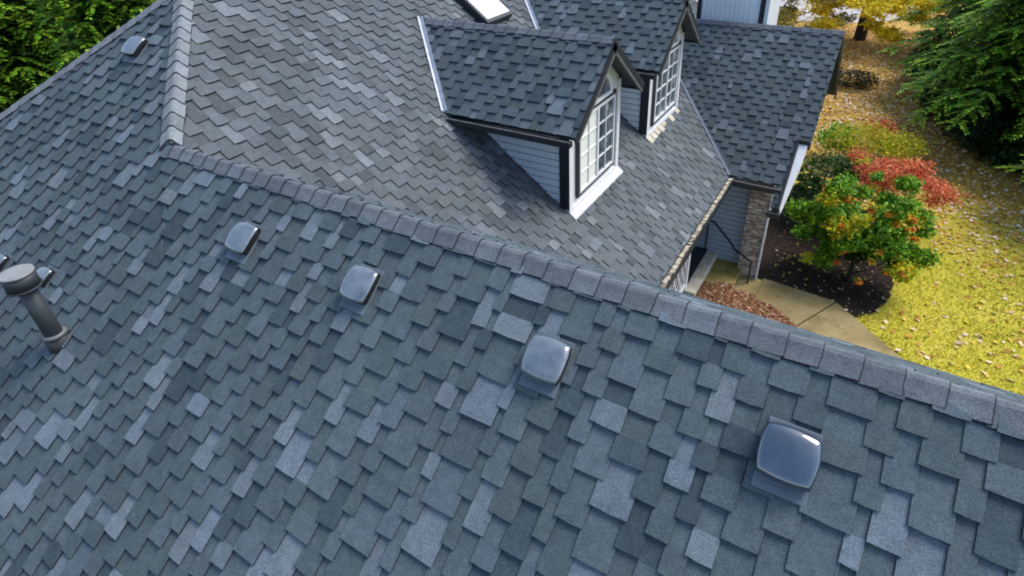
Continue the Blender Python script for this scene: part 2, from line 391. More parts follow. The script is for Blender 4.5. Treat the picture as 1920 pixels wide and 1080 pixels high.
# --- walls of the main house
def lap_wall(mb, p0, p1, z0, z1, expo=0.115, face=(0, -1, 0), zt=None):
    """lap siding between two plan points: each board tilts out at its lower edge; zt(t) gives an upper limit"""
    p0 = Vector((*p0, 0)); p1 = Vector((*p1, 0)); f = Vector(face); z = z0; Z = lambda h: Vector((0, 0, h))
    mb.poly([p0 + Z(z0), p1 + Z(z0), p1 + Z(z1), p0 + Z(z1)], mi=1)  # dark backing shows between boards as a painted lap shadow
    while z < z1:
        za, zb = z, min(z1, z + expo - .014)
        mb.poly([p0 + f * .022 + Z(za), p1 + f * .022 + Z(za), p1 + f * .016 + Z(zb), p0 + f * .016 + Z(zb)])
        mb.poly([p0 + Z(za), p1 + Z(za), p1 + f * .022 + Z(za), p0 + f * .022 + Z(za)])
        z += expo
FX = 3.60                                            # front wall plane
wl = MB(); wl.box(-6.3, FX, 0.2, 6.82, G, ZE - 0.15); wl.box(-6.3, 3.0, 6.82, 12.9, G, ZE - 0.15); wl.box(-6.3, 9.4, -3.6, 0.2, G, ZE - 0.05)
wl.build('wall', M['siding_blue'], house)
wl = MB(); wl.box(-6.4, XE - 0.04, 0.15, 12.9, ZE - 0.16, ZE - 0.06); wl.box(-6.5, 9.6, -3.9, 0.1, ZE - .16, ZE - .06)
wl.build('soffit', M['trim_dark'], house)
# front eave gutter, filled with pale leaf debris
g = MB(); gx = XE + 0.0
gy0, gy1 = 0.4, YRE - 0.03
g.box(gx, gx + 0.012, gy0, gy1, ZE - 0.13, ZE - 0.02); g.box(gx + .10, gx + 0.115, gy0, gy1, ZE - 0.13, ZE - 0.005); g.box(gx + .012, gx + .10, gy0, gy1, ZE - .13, ZE - .118)
go = g.build('gutter', M['trim_dark'], house)
g = MB(); r = random.Random(5)
y = gy0
while y < gy1:
    ln = r.uniform(.03, .11); w0 = r.uniform(.05, .085); hh = r.uniform(.015, .045); f = r.uniform(.45, 1.15)
    if r.random() < 0.96:
        x = gx + r.uniform(.008, .016)
        g.hexa([(x, y, ZE - .11), (x + w0, y + .01, ZE - .11), (x + w0, y + ln, ZE - .11), (x, y + ln, ZE - .11), (x, y, ZE - .05 + hh), (x + w0 * .9, y, ZE - .05 + hh * .7), (x + w0, y + ln, ZE - .055 + hh), (x, y + ln, ZE - .05 + hh * .6)], (0.62 * f, 0.56 * f, 0.44 * f))
    y += ln * .8
g.build('leaf_debris', M['litter'], go)

# --- front window with diamond lattice
fw = MB(); X0 = FX + .005
wy0, wy1, wz0, wz1 = 4.2, 6.72, G + .55, ZE - .22
for (a, b, c, d) in ((wy0, wy0 + .09, wz0, wz1), (wy1 - .09, wy1 + .02, G + .1, wz1), (wy0, wy1, wz1 - .09, wz1), (wy0, wy1, wz0, wz0 + .09), (5.42, 5.52, wz0, wz1)):
    fw.box(X0, X0 + .07 + (0.003 if d - c > 1 else 0), a, b, c, d)
fo = fw.build('window', M['trim_white'], house)
fw = MB()
for (ya, yb) in ((wy0 + .09, 5.42), (5.52, wy1 - .09)):
    n_ = 5; sp = (yb - ya) / n_; H = wz1 - .09 - wz0 - .09; za = wz0 + .09
    for i in range(-8, 9):
        for sgn in (1, -1):
            ps = []
            y0_ = ya + i * sp * 1.0; pts = []
            for t in np.linspace(0, 1, 60):
                zz = za + H * t; yy = (y0_ + H * t * .62) if sgn > 0 else (yb - (y0_ - ya) - H * t * .62)
                if ya <= yy <= yb: pts.append((yy, zz))
            if len(pts) > 2:
                fw.bar((X0 + .045 + (.002 if sgn > 0 else 0), pts[0][0], pts[0][1]), (X0 + .045 + (.002 if sgn > 0 else 0), pts[-1][0], pts[-1][1]), .024, .012, up=Vector((1, 0, 0)))
fw.build('lattice', M['trim_white'], fo)
fw = MB(); fw.box(X0 - .002, X0 + .02, wy0 + .05, wy1 - .05, wz0 + .05, wz1 - .05); fw.build('glass', M['glass'], fo)

# --- entry: recess, steps
en = MB(); lap_wall(en, (3.0, 8.3), (4.40, 8.3), G + .2, -2.9); en.poly([(3.0, 8.31, G), (4.40, 8.31, G), (4.40, 8.31, -2.9), (3.0, 8.31, -2.9)])
en.build('wall', [M['siding_blue'], M['trim_dark']], house)
en = MB()
lap_wall(en, (3.0, 6.84), (3.0, 8.3), G + .4, -3.0, face=(1, 0, 0)); en.build('wall', [M['siding_blue'], M['trim_dark']], house)
st = MB(); st.box(3.0, 3.88, 6.62, 8.285, G - .2, -5.15); st.build('landing', M['landing'], house, bevel=.012)
st = MB(); st.box(2.98, 3.66, 6.86, 8.27, -5.149, -5.135); st.build('door_mat', M['trim_dark'], house)
st = MB(); st.box(3.882, 4.46, 6.9, 8.288, G - .2, -5.30); st.build('step', M['step1'], house, bevel=.012)
st = MB(); st.box(4.463, 4.90, 6.9, 8.09, G - .2, -5.45); st.build('step', M['path'], house, bevel=.012)
# stone pier with white edge board
st = MB(); st.box(4.37, 4.765, 8.10, 8.40, G - .2, -3.12)
r = random.Random(9); z = G
while z < -3.2:                                       # each stacked course stands proud by its own amount
    hh = r.uniform(.035, .075); x = 4.372
    while x < 4.72:
        ww = min(r.uniform(.08, .22), 4.76 - x); st.box(x, x + ww - .004, 8.10 - r.uniform(.006, .03), 8.12, z, z + hh - .004); x += ww
    z += hh
pier = st.build('stone_pier', M['stone'], house)
st = MB(); st.box(4.766, 4.80, 8.062, 8.13, G - .1, -3.12); st.build('edge_board', M['trim_white'], pier)
# wing wall to the right of the pier
st = MB(); st.box(3.4, 4.2, 8.42, 12.6, G, -2.95)
lap_wall(st, (4.21, 8.42), (4.21, 12.7), G, -2.6, face=(1, 0, 0)); st.build('wall', [M['siding_blue'], M['trim_dark']], house)

# ------------------------------------------------------------------ the cross wing at the back: gable roof running toward the yard
kR = math.sqrt(1 + TR * TR); cR, sR = 1 / kR, TR / kR
xr0 = -ZRR / T
mb = MB(); vR = Vector((0, cR, sR)); OR = (0, YR, ZRR)
yE, yL = YRE, 7.35
rg = [[(xr0, 0), (XE - .02, (yE - YR) * kR), (XR, (yE - YR) * kR), (XR, 0)]]
rg = [[(xr0, 0), (XE - .01, (yE - YR) * kR), (5.01, (yE - YR) * kR), (5.01, 0)], [(5.01, 0), (5.01, (8.47 - YR) * kR), (XR, (8.47 - YR) * kR), (XR, 0)], [(4.86, (yL - YR) * kR), (5.01, (yL - YR) * kR), (5.01, (yE - YR) * kR), (4.86, (yE - YR) * kR)]]
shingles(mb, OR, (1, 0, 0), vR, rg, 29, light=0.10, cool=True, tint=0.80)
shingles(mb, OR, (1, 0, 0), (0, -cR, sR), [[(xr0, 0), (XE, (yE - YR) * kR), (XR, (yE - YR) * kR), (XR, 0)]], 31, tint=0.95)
wing = mb.build('wing_roof', M['shingle'], house)
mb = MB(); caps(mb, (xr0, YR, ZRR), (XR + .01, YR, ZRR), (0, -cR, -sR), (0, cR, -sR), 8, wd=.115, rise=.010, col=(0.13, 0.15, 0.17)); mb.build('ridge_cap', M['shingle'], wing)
mb = MB()
zR = lambda y: ZRR - TR * abs(y - YR)
mb.bar((XR - .02, YR, ZRR - .085), (XR - .02, 8.47, zR(8.47) - .085), .03, .14)
mb.bar((XR - .02, YR, ZRR - .085), (XR - .02, 13.3, zR(13.3) - .085), .03, .14)
mb.bar((5.0, 8.50, zR(8.50) - .01), (5.0, 7.34, zR(7.34) - .01), .045, .11)
mb.build('rake_board', M['trim_dark'], wing)
mb = MB()                                              # tapered white rake panel beyond the dark edge, with its black end block
a0, a1 = Vector((5.024, 8.49, zR(8.49) + .005)), Vector((5.175, 8.49, zR(8.49) + .005)); b0, b1 = Vector((5.024, 7.36, zR(7.36) - .03)), Vector((5.045, 7.36, zR(7.36) - .03)); mid = Vector((5.155, 8.15, zR(8.15) - .005))
dn = Vector((0, 0, -.16))
for t in (0,):
    top = [a0, b0, b1, mid, a1]; bt = [p + dn for p in top]
    mb.poly(top[::-1]); mb.poly(bt)
    for i in range(5): mb.poly([top[i], top[(i + 1) % 5], bt[(i + 1) % 5], bt[i]])
mb.build('rake_panel', M['trim_white'], wing)
mb = MB(); mb.box(4.975, 5.185, 8.44, 8.56, zR(8.5) - .12, zR(8.5) + .045); mb.build('end_block', M['trim_dark'], wing, bevel=.006)
mb = MB(); mb.box(4.84, 5.06, 7.24, 7.345, zR(7.3) - .13, zR(7.3) - .03); mb.build('end_block', M['trim_dark'], wing, bevel=.006)
# low gutter over the porch
mb = MB(); mb.box(XE + .02, 4.955, yE - .115, yE - .004, ZE - .13, ZE - .035); mb.box(4.86, 4.955, yE - .02, yE + .02, ZE - .3, ZE - .05); gt = mb.build('gutter', M['trim_dark'], wing)
mb = MB(); mb.box(XE + .0, 4.96, yE - .125, yE - .105, ZE - .034, ZE - .018); mb.build('gutter_lip', M['trim_brown'], gt)
# valley flashing between front slope and wing
def valley(name, pts, wd, mat, off=0.016, parent=None, side=None, tt=None):
    a, b = Vector(pts[0]), Vector(pts[1]); d = (b - a).normalized(); s = d.cross(Vector(side)).normalized(); n = Vector(side).normalized()
    m = MB(); m.hexa([a + n * (off - .02), b + n * (off - .02), b + s * wd + n * (off - .02), a + s * wd + n * (off - .02), a + n * off, b + n * off, b + s * wd + n * off, a + s * wd + n * off])
    return m.build(name, mat, parent)
N2 = Vector((T, 0, 1)).normalized(); NR = Vector((0, -TR, 1)).normalized()
valley('valley_flashing', [(xr0, YR, ZRR), (XE, YRE, ZE)], -.05, M['flash_dark'], .034, wing, NR)
valley('valley_flashing', [(xr0, YR, ZRR), (XE, YRE, ZE)], .05, M['flash_dark'], .033, wing, N2)

# pale boarded chimney chase behind the wing ridge
mb = MB(); mb.box(2.12, 3.42, 11.2, 12.5, -2.4, 1.5)
x = 2.16
while x < 3.3: mb.box(x, x + .022, 11.178, 11.199, -2.3, 1.5); x += .105
ch = mb.build('chimney', M['siding_pale'], house)
mb = MB(); mb.box(3.42, 3.53, 11.17, 12.5, -2.4, 1.5); mb.box(2.03, 2.12, 11.17, 12.5, -2.4, 1.5); mb.build('corner_board', M['trim_dark'], ch)
mb = MB(); mb.box(3.531, 3.61, 11.165, 12.5, -2.4, 1.5); mb.build('corner_board', M['trim_white'], ch)

# ------------------------------------------------------------------ dormers
kD = math.sqrt(1 + TD * TD); cD, sD = 1 / kD, TD / kD
def yz_ring(mb, x0, x1, outer, inner, mi=0):
    n = len(outer)
    for i in range(n):
        j = (i + 1) % n; o0, o1, i0, i1 = outer[i], outer[j], inner[i], inner[j]
        mb.poly([(x1, *o0), (x1, *o1), (x1, *i1), (x1, *i0)], mi=mi)
        mb.poly([(x0, *o0), (x0, *o1), (x1, *o1), (x1, *o0)], mi=mi); mb.poly([(x0, *i0), (x1, *i0), (x1, *i1), (x0, *i1)], mi=mi)
def rect_ring(mb, x0, x1, a, b, c, d, t):
    mb.box(x0, x1, a, a + t, c, d); mb.box(x0, x1, b - t, b, c, d); mb.box(x0 + .0015, x1 - .0015, a + t, b - t, c, c + t); mb.box(x0 + .0015, x1 - .0015, a + t, b - t, d - t, d)
def dormer(Y, label, seed, blind, apron_full):
    zr = lambda y: ZR - TD * abs(y)
    XWs = XW - .03
    # cheeks (lap siding clipped under the roof line) and front panel
    mb = MB(); mb.box(XW - .16, XW - .031, Y - DB + .04, Y + DB - .04, -T * (XW - .1) - .05, zr(DB) - .12)
    o = mb.build('dormer', M['siding'], house); o['label'] = label
    for sg in (-1, 1):
        mb = MB(); zt = zr(DB) - .12; z = -T * XWs - .02; yy = Y + sg * DB
        mb.poly([(-z / T - .02, yy, z), (XWs, yy, z), (XWs, yy, zt), (-zt / T - .02, yy, zt)], mi=1)
        while z < zt:
            zb = min(zt, z + .091); xa = -z / T - .03; xb = -zb / T - .03; f = sg * .020
            mb.poly([(xa, yy + f, z), (XWs, yy + f, z), (XWs, yy + f * .8, zb), (xb, yy + f * .8, zb)])
            mb.poly([(xa, yy, z), (XWs, yy, z), (XWs, yy + f, z), (xa, yy + f, z)])
            z += .104
        mb.build('cheek', [M['siding'], M['lap_shade']], o)
    # front face, white
    mb = MB(); zb = -T * XW - .02; h = DB + .02
    pent = [(-h, zb), (h, zb), (h, zr(h) - .09), (0, ZR - .09), (-h, zr(h) - .09)]
    mb.poly([(XW - .03, Y + a, b) for a, b in pent]); mb.poly([(XW - .10, Y + a, b) for a, b in pent])
    mb.box(XW - .028, XW + .0, Y - h, Y - h + .10, zb, zr(h) - .10); mb.box(XW - .028, XW, Y + h - .10, Y + h, zb, zr(h) - .10)
    mb.box(XW - .028, XW + .002, Y - h + .1, Y + h - .1, zb, zb + .10)
    mb.build('front_wall', M['trim_white'], o)
    # dark corner boards on the cheeks
    zt = zr(DB) - .1
    for sg in (-1, 1):
        mb = MB(); a, b = (Y - DB - .035, Y - DB) if sg < 0 else (Y + DB, Y + DB + .035)
        mb.box(XW - .15, XW - .001, a, b, -T * (XW - .15) - .02, zt)
        mb.build('corner_board', M['trim_dark'], o)
    # window
    zt0, zt1 = -1.84, -.60
    mb = MB(); rect_ring(mb, XW - .02, XW + .010, Y - .62, Y + .66, zt0, zt1, .055)
    mb.build('window_trim', M['trim_dark'], o)
    mb = MB(); rect_ring(mb, XW - .02, XW + .022, Y - .565, Y + .605, zt0 + .055, zt1 - .055, .038)
    mb.box(XW - .02, XW + .024, Y + .0, Y + .042, zt0 + .09, zt1 - .09)
    za, zbb = zt0 + .093, zt1 - .093
    for (ya, yb) in ((-.527, .0), (.042, .567)):
        mb.box(XW - .012, XW + .0145, Y + (ya + yb) / 2 - .008, Y + (ya + yb) / 2 + .008, za, zbb)
        for q in (1, 2, 3): zz = za + (zbb - za) * q / 4; mb.box(XW - .012, XW + .013, Y + ya, Y + yb, zz - .008, zz + .008)
    arc = [(math.cos(t) * .47, math.sin(t) * .40) for t in np.linspace(0, math.pi, 17)]
    arc2 = [(a * .87, b * .85) for a, b in arc]
    for i in range(16):
        o0, o1, i0, i1 = arc[i], arc[i + 1], arc2[i], arc2[i + 1]; zc = -.575
        P = lambda x, p: (x, Y + .02 + p[0], zc + p[1])
        mb.poly([P(XW + .02, o0), P(XW + .02, o1), P(XW + .02, i1), P(XW + .02, i0)]); mb.poly([P(XW - .02, o0), P(XW - .02, o1), P(XW + .02, o1), P(XW + .02, o0)]); mb.poly([P(XW - .02, i0), P(XW + .02, i0), P(XW + .02, i1), P(XW - .02, i1)])
    mb.box(XW - .02, XW + .0215, Y - .45, Y + .49, -.60, -.555)
    mb.build('window', M['trim_white'], o)
    mb = MB(); mb.box(XW - .025, XW - .006, Y - .54, Y + .58, zt0 + .08, zt1 - .08)
    mb.poly([(XW - .008, Y + .02 + a, -.575 + b) for a, b in arc2])
    mb.build('window_glass', M['glass'], o)
    if blind:
        mb = MB(); mb.box(XW - .0055, XW - .002, Y - .527, Y + .0, za, zbb); mb.build('blind', M['blind'], o)
    # sloping sill / apron flashing on the roof below the window
    mb = MB(); r = random.Random(seed)
    n = 9 if apron_full else 9; y = -DB - .02
    step = (2 * DB + .04) / n; zo = .042 if apron_full else .036
    for i in range(n):
        if not apron_full and r.random() < .3: y += step; continue
        x0, x1 = XW + .004, XW + (.098 if apron_full else .085 + r.uniform(-.03, .03)); ya, yb = Y + y, Y + y + step - (.0 if apron_full else .03)
        mb.hexa([(x0, ya, -T * x0 + .0), (x1, ya, -T * x1), (x1, yb, -T * x1), (x0, yb, -T * x0), (x0, ya, -T * x0 + zo), (x1, ya, -T * x1 + zo - .006), (x1, yb, -T * x1 + zo - .006), (x0, yb, -T * x0 + zo)])
        y += step
        if not apron_full: mb.build('sill_flashing', M['landing'], o); mb = MB()
    if apron_full: mb.build('sill', M['flash_white'], o)
    # roof
    mb = MB(); xr = -ZR / T; ze = ZR - TD * DA; xe = -ze / T
    lg = DA * kD
    for sg in (-1, 1):
        # region in (x, v): v = 0 at ridge, down negative
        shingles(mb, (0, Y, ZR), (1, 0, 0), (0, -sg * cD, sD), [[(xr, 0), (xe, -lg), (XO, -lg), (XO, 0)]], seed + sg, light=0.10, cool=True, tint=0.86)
    ro = mb.build('dormer_roof', M['shingle'], o)
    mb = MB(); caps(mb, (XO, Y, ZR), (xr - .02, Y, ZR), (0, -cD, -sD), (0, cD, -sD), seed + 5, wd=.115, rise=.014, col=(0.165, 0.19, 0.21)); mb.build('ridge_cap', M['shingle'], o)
    # soffit / underside of the roof slab + rake boards
    mb = MB()
    for sg in (-1, 1):
        a = Vector((0, Y, ZR - .022)); dv = Vector((0, sg * cD, -sD)); n = Vector((0, sg * sD, cD))
        q = [(xr + .12, 0), (xe + .10, lg - .01), (XO - .03, lg - .01), (XO - .03, 0)]
        top = [a + Vector((x, 0, 0)) + dv * l for x, l in q]; bt = [p - n * .045 for p in top]
        mb.poly(top); mb.poly(bt)
        for i in range(4): mb.poly([top[i], top[(i + 1) % 4], bt[(i + 1) % 4], bt[i]])
    mb.build('soffit', M['trim_dark'], o)
    mb = MB()
    for sg in (-1, 1):
        dv = Vector((0, sg * cD, -sD)); a = Vector((XO - .012, Y, ZR)); nn = Vector((0, sg * sD, cD))
        mb.bar(a - nn * .072 + dv * (.02 if sg < 0 else -.04), a - nn * .072 + dv * (lg + .01), .034, .125, up=nn)
    mb.build('rake_board', M['trim_dark'], o)
    mb = MB()
    for sg in (-1, 1):
        dv = Vector((0, sg * cD, -sD)); a = Vector((XO - .0, Y, ZR)); nn = Vector((0, sg * sD, cD))
        mb.bar(a - nn * .125 + dv * .13, a - nn * .125 + dv * (lg - .01), .028, .026, up=nn)
    mb.build('rake_moulding', M['trim_brown'], o)
    # eave gutters
    for sg in (-1, 1):
        ye = Y + sg * (DA + .045); xs = xe + .10
        mb = MB(); mb.box(xs, XO - .03, ye - .045, ye + .045, ze - .115, ze - .038); gu = mb.build('gutter', M['trim_dark'], o, bevel=.008)
        mb = MB(); mb.bar((xs - .01, ye + sg * .04, ze - .033), (XO - .03, ye + sg * .04, ze - .033), .016, .012); mb.build('gutter_lip', M['trim_brown'], o)
    # fascia return at the front corners
    # open valley flashing where the dormer roof meets the slope
    for sg in (-1,):
        a = Vector((xr, Y, ZR)); b = Vector((xe, Y - DA, ze)); d = (b - a).normalized()
        s = d.cross(N2).normalized()
        if s.dot(Vector((-1, 0, 0))) < 0: s = -s
        m = MB(); o1, o2 = .03, .042
        m.hexa([a + s * .035 + N2 * -.01, b + s * .035 + N2 * -.01, b + s * .062 + N2 * -.01, a + s * .062 + N2 * -.01, a + s * .035 + N2 * o2, b + s * .035 + N2 * o2, b + s * .062 + N2 * o2, a + s * .062 + N2 * o2], mi=0)
        m.build('valley_flashing', M['flash_white'], o)
        m = MB(); m.hexa([a - s * .0 + N2 * -.01, b - s * .0 + N2 * -.01, b + s * .034 + N2 * -.01, a + s * .034 + N2 * -.01, a + N2 * o1 * .6, b + N2 * o1 * .6, b + s * .034 + N2 * o1 * .6, a + s * .034 + N2 * o1 * .6])
        m.build('valley_gap', M['flash_dark'], o)
        nd = Vector((0, -sD, cD)); s3 = d.cross(nd).normalized()
        if s3.dot(Vector((1, 0, 0))) < 0: s3 = -s3
        m = MB(); m.hexa([a + nd * -.01, b + nd * -.01, b + s3 * .06 + nd * -.01, a + s3 * .06 + nd * -.01, a + nd * .034, b + nd * .034, b + s3 * .06 + nd * .034, a + s3 * .06 + nd * .034])
        m.build('valley_flashing', M['flash'], o)
    return o
dormer(Y1, 'nearer gabled dormer with a cream blind behind its left sash and a white sill', 41, True, True)
dormer(Y2, 'farther gabled dormer with broken pale sill flashing, beside the cross wing', 53, False, False)

# ------------------------------------------------------------------ roof vents, pipe, skylight
nH = Vector((0, -SI, CO))
def on_h(x, y, h=0.0): return Vector((x, y, T * y)) + nH * h
def vent(x, y, sx=.285, sy=.285, hgt=.120, flange=(.36, .40), label=None, tiltx=0):
    o_ = on_h(x, y); u = Vector((1, 0, 0)); v = dH
    P = lambda a, b, h: o_ + u * a + v * b + nH * h
    mb = MB(); N = 16                                    # pillow-shaped hood with turned down rim
    grid = {}
    def sq(t): return math.copysign(abs(t) ** .80, t)
    for i in range(N + 1):
        for j in range(N + 1):
            a = 2 * i / N - 1; b = 2 * j / N - 1
            # rounded square footprint
            ra = a * math.sqrt(1 - .20 * b * b); rb = b * math.sqrt(1 - .20 * a * a)
            e = max(abs(a), abs(b)); h = hgt - .014 * (e ** 10) - .020 * (a * a + b * b) / 2 - .012 * b * b * (b > 0)
            h -= .012 * math.exp(-((a) ** 2 + (b) ** 2) * 3.0) * 0
            grid[i, j] = len(mb.v); mb.v.append(tuple(P(ra * sx / 2, rb * sy / 2, h)))
    for i in range(N):
        for j in range(N):
            mb.f.append((grid[i, j], grid[i + 1, j], grid[i + 1, j + 1], grid[i, j + 1])); mb.c.append(None); mb.m.append(0)
    rim = [(i, 0) for i in range(N)] + [(N, j) for j in range(N)] + [(N - i, N) for i in range(N)] + [(0, N - j) for j in range(N)]
    low = []
    for (i, j) in rim:
        p = Vector(mb.v[grid[i, j]]); low.append(len(mb.v)); mb.v.append(tuple(p - nH * .038))
    for q in range(len(rim)):
        q2 = (q + 1) % len(rim); mb.f.append((grid[rim[q]], low[q], low[q2], grid[rim[q2]])); mb.c.append(None); mb.m.append(1)
    o = mb.build('roof_vent', [M['vent'] if x > 5.5 else M['vent_dusty_sheen'], M['vent_shade']], house)
    for p_ in o.data.polygons: p_.use_smooth = p_.material_index == 0
    if label: o['label'] = label
    mb = MB(); a, b = sx * .42, sy * .42
    mb.hexa([P(-a, -b, 0), P(a, -b, 0), P(a, b, 0), P(-a, b, 0), P(-a, -b, hgt - .07), P(a, -b, hgt - .07), P(a, b, hgt - .07), P(-a, b, hgt - .07)])
    mb.build('vent_neck', M['vent_shade'], o)
    mb = MB(); a, b0, b1 = sx * .45, -sy * .5 - .062, sy * .5 + .02
    mb.hexa([P(-a, b0, .003), P(a, b0, .003), P(a, b1, .003), P(-a, b1, .003), P(-a, b0, .027), P(a, b0, .027), P(a, b1, .024), P(-a, b1, .024)])
    mb.hexa([P(-a + .02, b0 + .03, .019), P(a - .02, b0 + .03, .019), P(a - .02, b0 + .045, .019), P(-a + .02, b0 + .045, .019), P(-a + .02, b0 + .03, .030), P(a - .02, b0 + .03, .030), P(a - .02, b0 + .045, .028), P(-a + .02, b0 + .045, .028)])
    mb.build('flange', M['flange'], o, bevel=.004)
    return o
VENTS = [(-1.58, .80, .28, .27), (1.71, -.47, .27, .27), (3.07, -.47, .27, .27), (4.65, -.475, .28, .27), (6.055, -.475, .29, .28)]
for x, y, a, b in VENTS: vent(x, y, a, b)
vent(-.50, -1.30, .19, .19, .10, (.24, .26)); vent(-1.33, -1.38, .19, .19, .10, (.24, .26))
# vent pipe with round cap, storm collar and flared boot
pb = on_h(.235, -1.63)
def pipe_seg(name, z0, z1, r0, r1, mat, parent):
    m_ = MB(); m_.tube(pb + Vector((0, 0, z0)), pb + Vector((0, 0, z1)), r0, r1, n=40); o_ = m_.build(name, mat, parent)
    for p in o_.data.polygons: p.use_smooth = len(p.vertices) == 4
    return o_
po = pipe_seg('vent_pipe', -.08, .66, .070, .070, M['pvc'], house)
pipe_seg('cap_brim', .635, .65, .128, .128, M['pvc'], po); q = pipe_seg('pipe_cap', .651, .775, .118, .122, M['pvc'], po); pipe_seg('cap_lid', .776, .792, .128, .122, M['cap_metal'], po)
pipe_seg('storm_collar', .115, .132, .108, .074, M['collar'], po); pipe_seg('pipe_boot', -.10, .114, .098, .092, M['pvc'], po)
# skylight
def on2p(x, y, h): return Vector((x, y, -T * x)) + N2 * h
x0, x1, y0, y1 = -1.15, .02, 5.52, 6.20
mb = MB()
for (a, b, c, d, h) in ((x0, x1, y0 - .055, y0, .145), (x0, x1, y1, y1 + .055, .145), (x1, x1 + .05, y0 - .055, y1 + .055, .1435), (x0 - .05, x0, y0 - .055, y1 + .055, .1435)):
    mb.hexa([on2p(a, c, -.02), on2p(b, c, -.02), on2p(b, d, -.02), on2p(a, d, -.02), on2p(a, c, h), on2p(b, c, h), on2p(b, d, h), on2p(a, d, h)])
sk = mb.build('skylight', M['trim_dark'], house)
mb = MB(); mb.hexa([on2p(x0, y0, .05), on2p(x1, y0, .05), on2p(x1, y1, .05), on2p(x0, y1, .05), on2p(x0, y0, .152), on2p(x1, y0, .152), on2p(x1, y1, .152), on2p(x0, y1, .152)])
mb.build('skylight_pane', M['skylight'], sk)

# ------------------------------------------------------------------ handrail beside the entry
hr = empty('handrail', (4.1, 8.0, -5.3), 'black iron handrail with a bent top rail beside the porch steps', 'handrail')
A = Vector((3.62, 8.18, -5.15)); B = Vector((4.66, 7.86, -5.45))
pts = [A + Vector((0, 0, .80)), A + Vector((.14, -.04, .80)), Vector((4.20, 8.0, -4.68)), Vector((4.27, 7.98, -4.78)), Vector((4.32, 7.97, -4.80)), B + Vector((0, 0, .56))]
mb = MB(); mb.bar(A, pts[0], .032, .032, up=Vector((0, 1, 0))); mb.build('post', M['rail'], hr)
mb = MB(); mb.bar(B, pts[-1], .032, .032, up=Vector((0, 1, 0))); mb.build('post', M['rail'], hr)
mb = MB()
for a, b in zip(pts, pts[1:]): d = (b - a).normalized() * .014; mb.bar(a - d, b + d, .036, .026)
mb.build('rail', M['rail'], hr)

# ------------------------------------------------------------------ ground
def sheet(name, pts, z, mat, sub=0):
    mb = MB(); mb.poly([(x, y, z) for x, y in pts]); o = mb.build(name, mat); props(o, kind='structure'); return o
me = MB(); n_ = 60; gs = np.concatenate([-np.geomspace(200, 14, 12), np.linspace(-13, 45, 59), np.geomspace(50, 220, 10)])
def gz(x, y): return G - .0 + (0.10 * math.sin(x * .35 + 1) * math.sin(y * .22) if y > 12 else 0)
me.poly([(-200, -200, G), (220, -200, G), (220, 220, G), (-200, 220, G)]); o = me.build('ground', M['forest_floor']); props(o, kind='structure')
sheet('lawn', [(2.2, 3.0), (40, 3.0), (40, 60), (-6, 60), (-6, 13.5), (2.2, 13.5)], G + .004, M['lawn'])
sheet('path', [(4.905, 6.2), (5.4, 4.5), (10.2, 4.5), (8.03, 6.70), (6.36, 8.27), (4.905, 8.40)], G + .03, M['path'])
mb = MB(); mb.bar((5.74, 7.0, G + .033), (6.40, 8.30, G + .033), .022, .004); o = mb.build('path_joint', M['mulch']); props(o, kind='structure')
bed = [(4.2, 8.40), (6.36, 8.27), (6.75, 7.95), (7.02, 8.20), (7.28, 8.75), (7.36, 9.5), (7.2, 10.3), (6.9, 11.2), (6.6, 12.5), (5.6, 13.2), (4.2, 13.2)]
rb = random.Random(44); bed2 = []
for i in range(len(bed)):
    (xa, ya), (xb, yb) = bed[i], bed[(i + 1) % len(bed)]; m_ = max(1, int(math.hypot(xb - xa, yb - ya) / .09))
    for q in range(m_):
        jj = .035 if xa > 6.3 else .008; bed2.append((xa + (xb - xa) * q / m_ + rb.uniform(-jj, jj), ya + (yb - ya) * q / m_ + rb.uniform(-jj, jj)))
sheet('planting_bed', bed2, G + .010, M['mulch'])
sheet('leaf_bed', [(3.90, 7.20), (4.25, 7.33), (4.60, 7.42), (4.92, 7.45), (5.25, 7.40), (5.60, 7.15), (5.88, 6.85), (6.3, 6.3), (6.2, 4.0), (3.65, 4.0), (3.65, 6.6), (3.88, 6.6)], G + .042, M['leafbed'])
sheet('driveway', [(-14, 33.5), (3.5, 33.2), (7.2, 36), (8.6, 42), (12, 60), (-14, 60)], G + .02, M['road'])

# scattered leaves: each a small bent quad
def leaf_quads(pos, size, cols, flat=.35, seed=1, asp=.7):
    r = np.random.default_rng(seed); n = len(pos)
    a = r.uniform(0, 2 * np.pi, n); nx = r.normal(0, flat, (n, 3)); nx[:, 2] = 1; nx /= np.linalg.norm(nx, axis=1)[:, None]
    u = np.stack([np.cos(a), np.sin(a), np.zeros(n)], 1); u -= nx * (u * nx).sum(1)[:, None]; u /= np.linalg.norm(u, axis=1)[:, None]
    v = np.cross(nx, u); s = size[:, None] if not np.isscalar(size) else size
    V = np.stack([pos - u * s, pos - v * s * asp, pos + u * s, pos + v * s * asp], 1).reshape(-1, 3)
    return V, np.arange(4 * n).reshape(n, 4), cols
def palette(n, cols, seed, jit=.2):
    r = np.random.default_rng(seed); c = np.array(cols)[r.integers(0, len(cols), n)]; return np.clip(c * r.uniform(1 - jit, 1 + jit, (n, 1)), 0, 1)
def inside(x, y, poly):
    c = np.zeros(len(x), bool)
    for i in range(len(poly)):
        (x1, y1), (x2, y2) = poly[i], poly[i - 1]
        c ^= ((y1 > y) != (y2 > y)) & (x < (x2 - x1) * (y - y1) / (y2 - y1 + 1e-12) + x1)
    return c
def stuff(name, V, F, COL, mat, label, cat):
    o = tri_mesh(name, V, F, COL, mat); props(o, label, cat, kind='stuff'); return o
pathpoly = [(4.9, 4.5), (10.2, 4.5), (8.03, 6.70), (6.36, 8.27), (4.9, 8.40)]
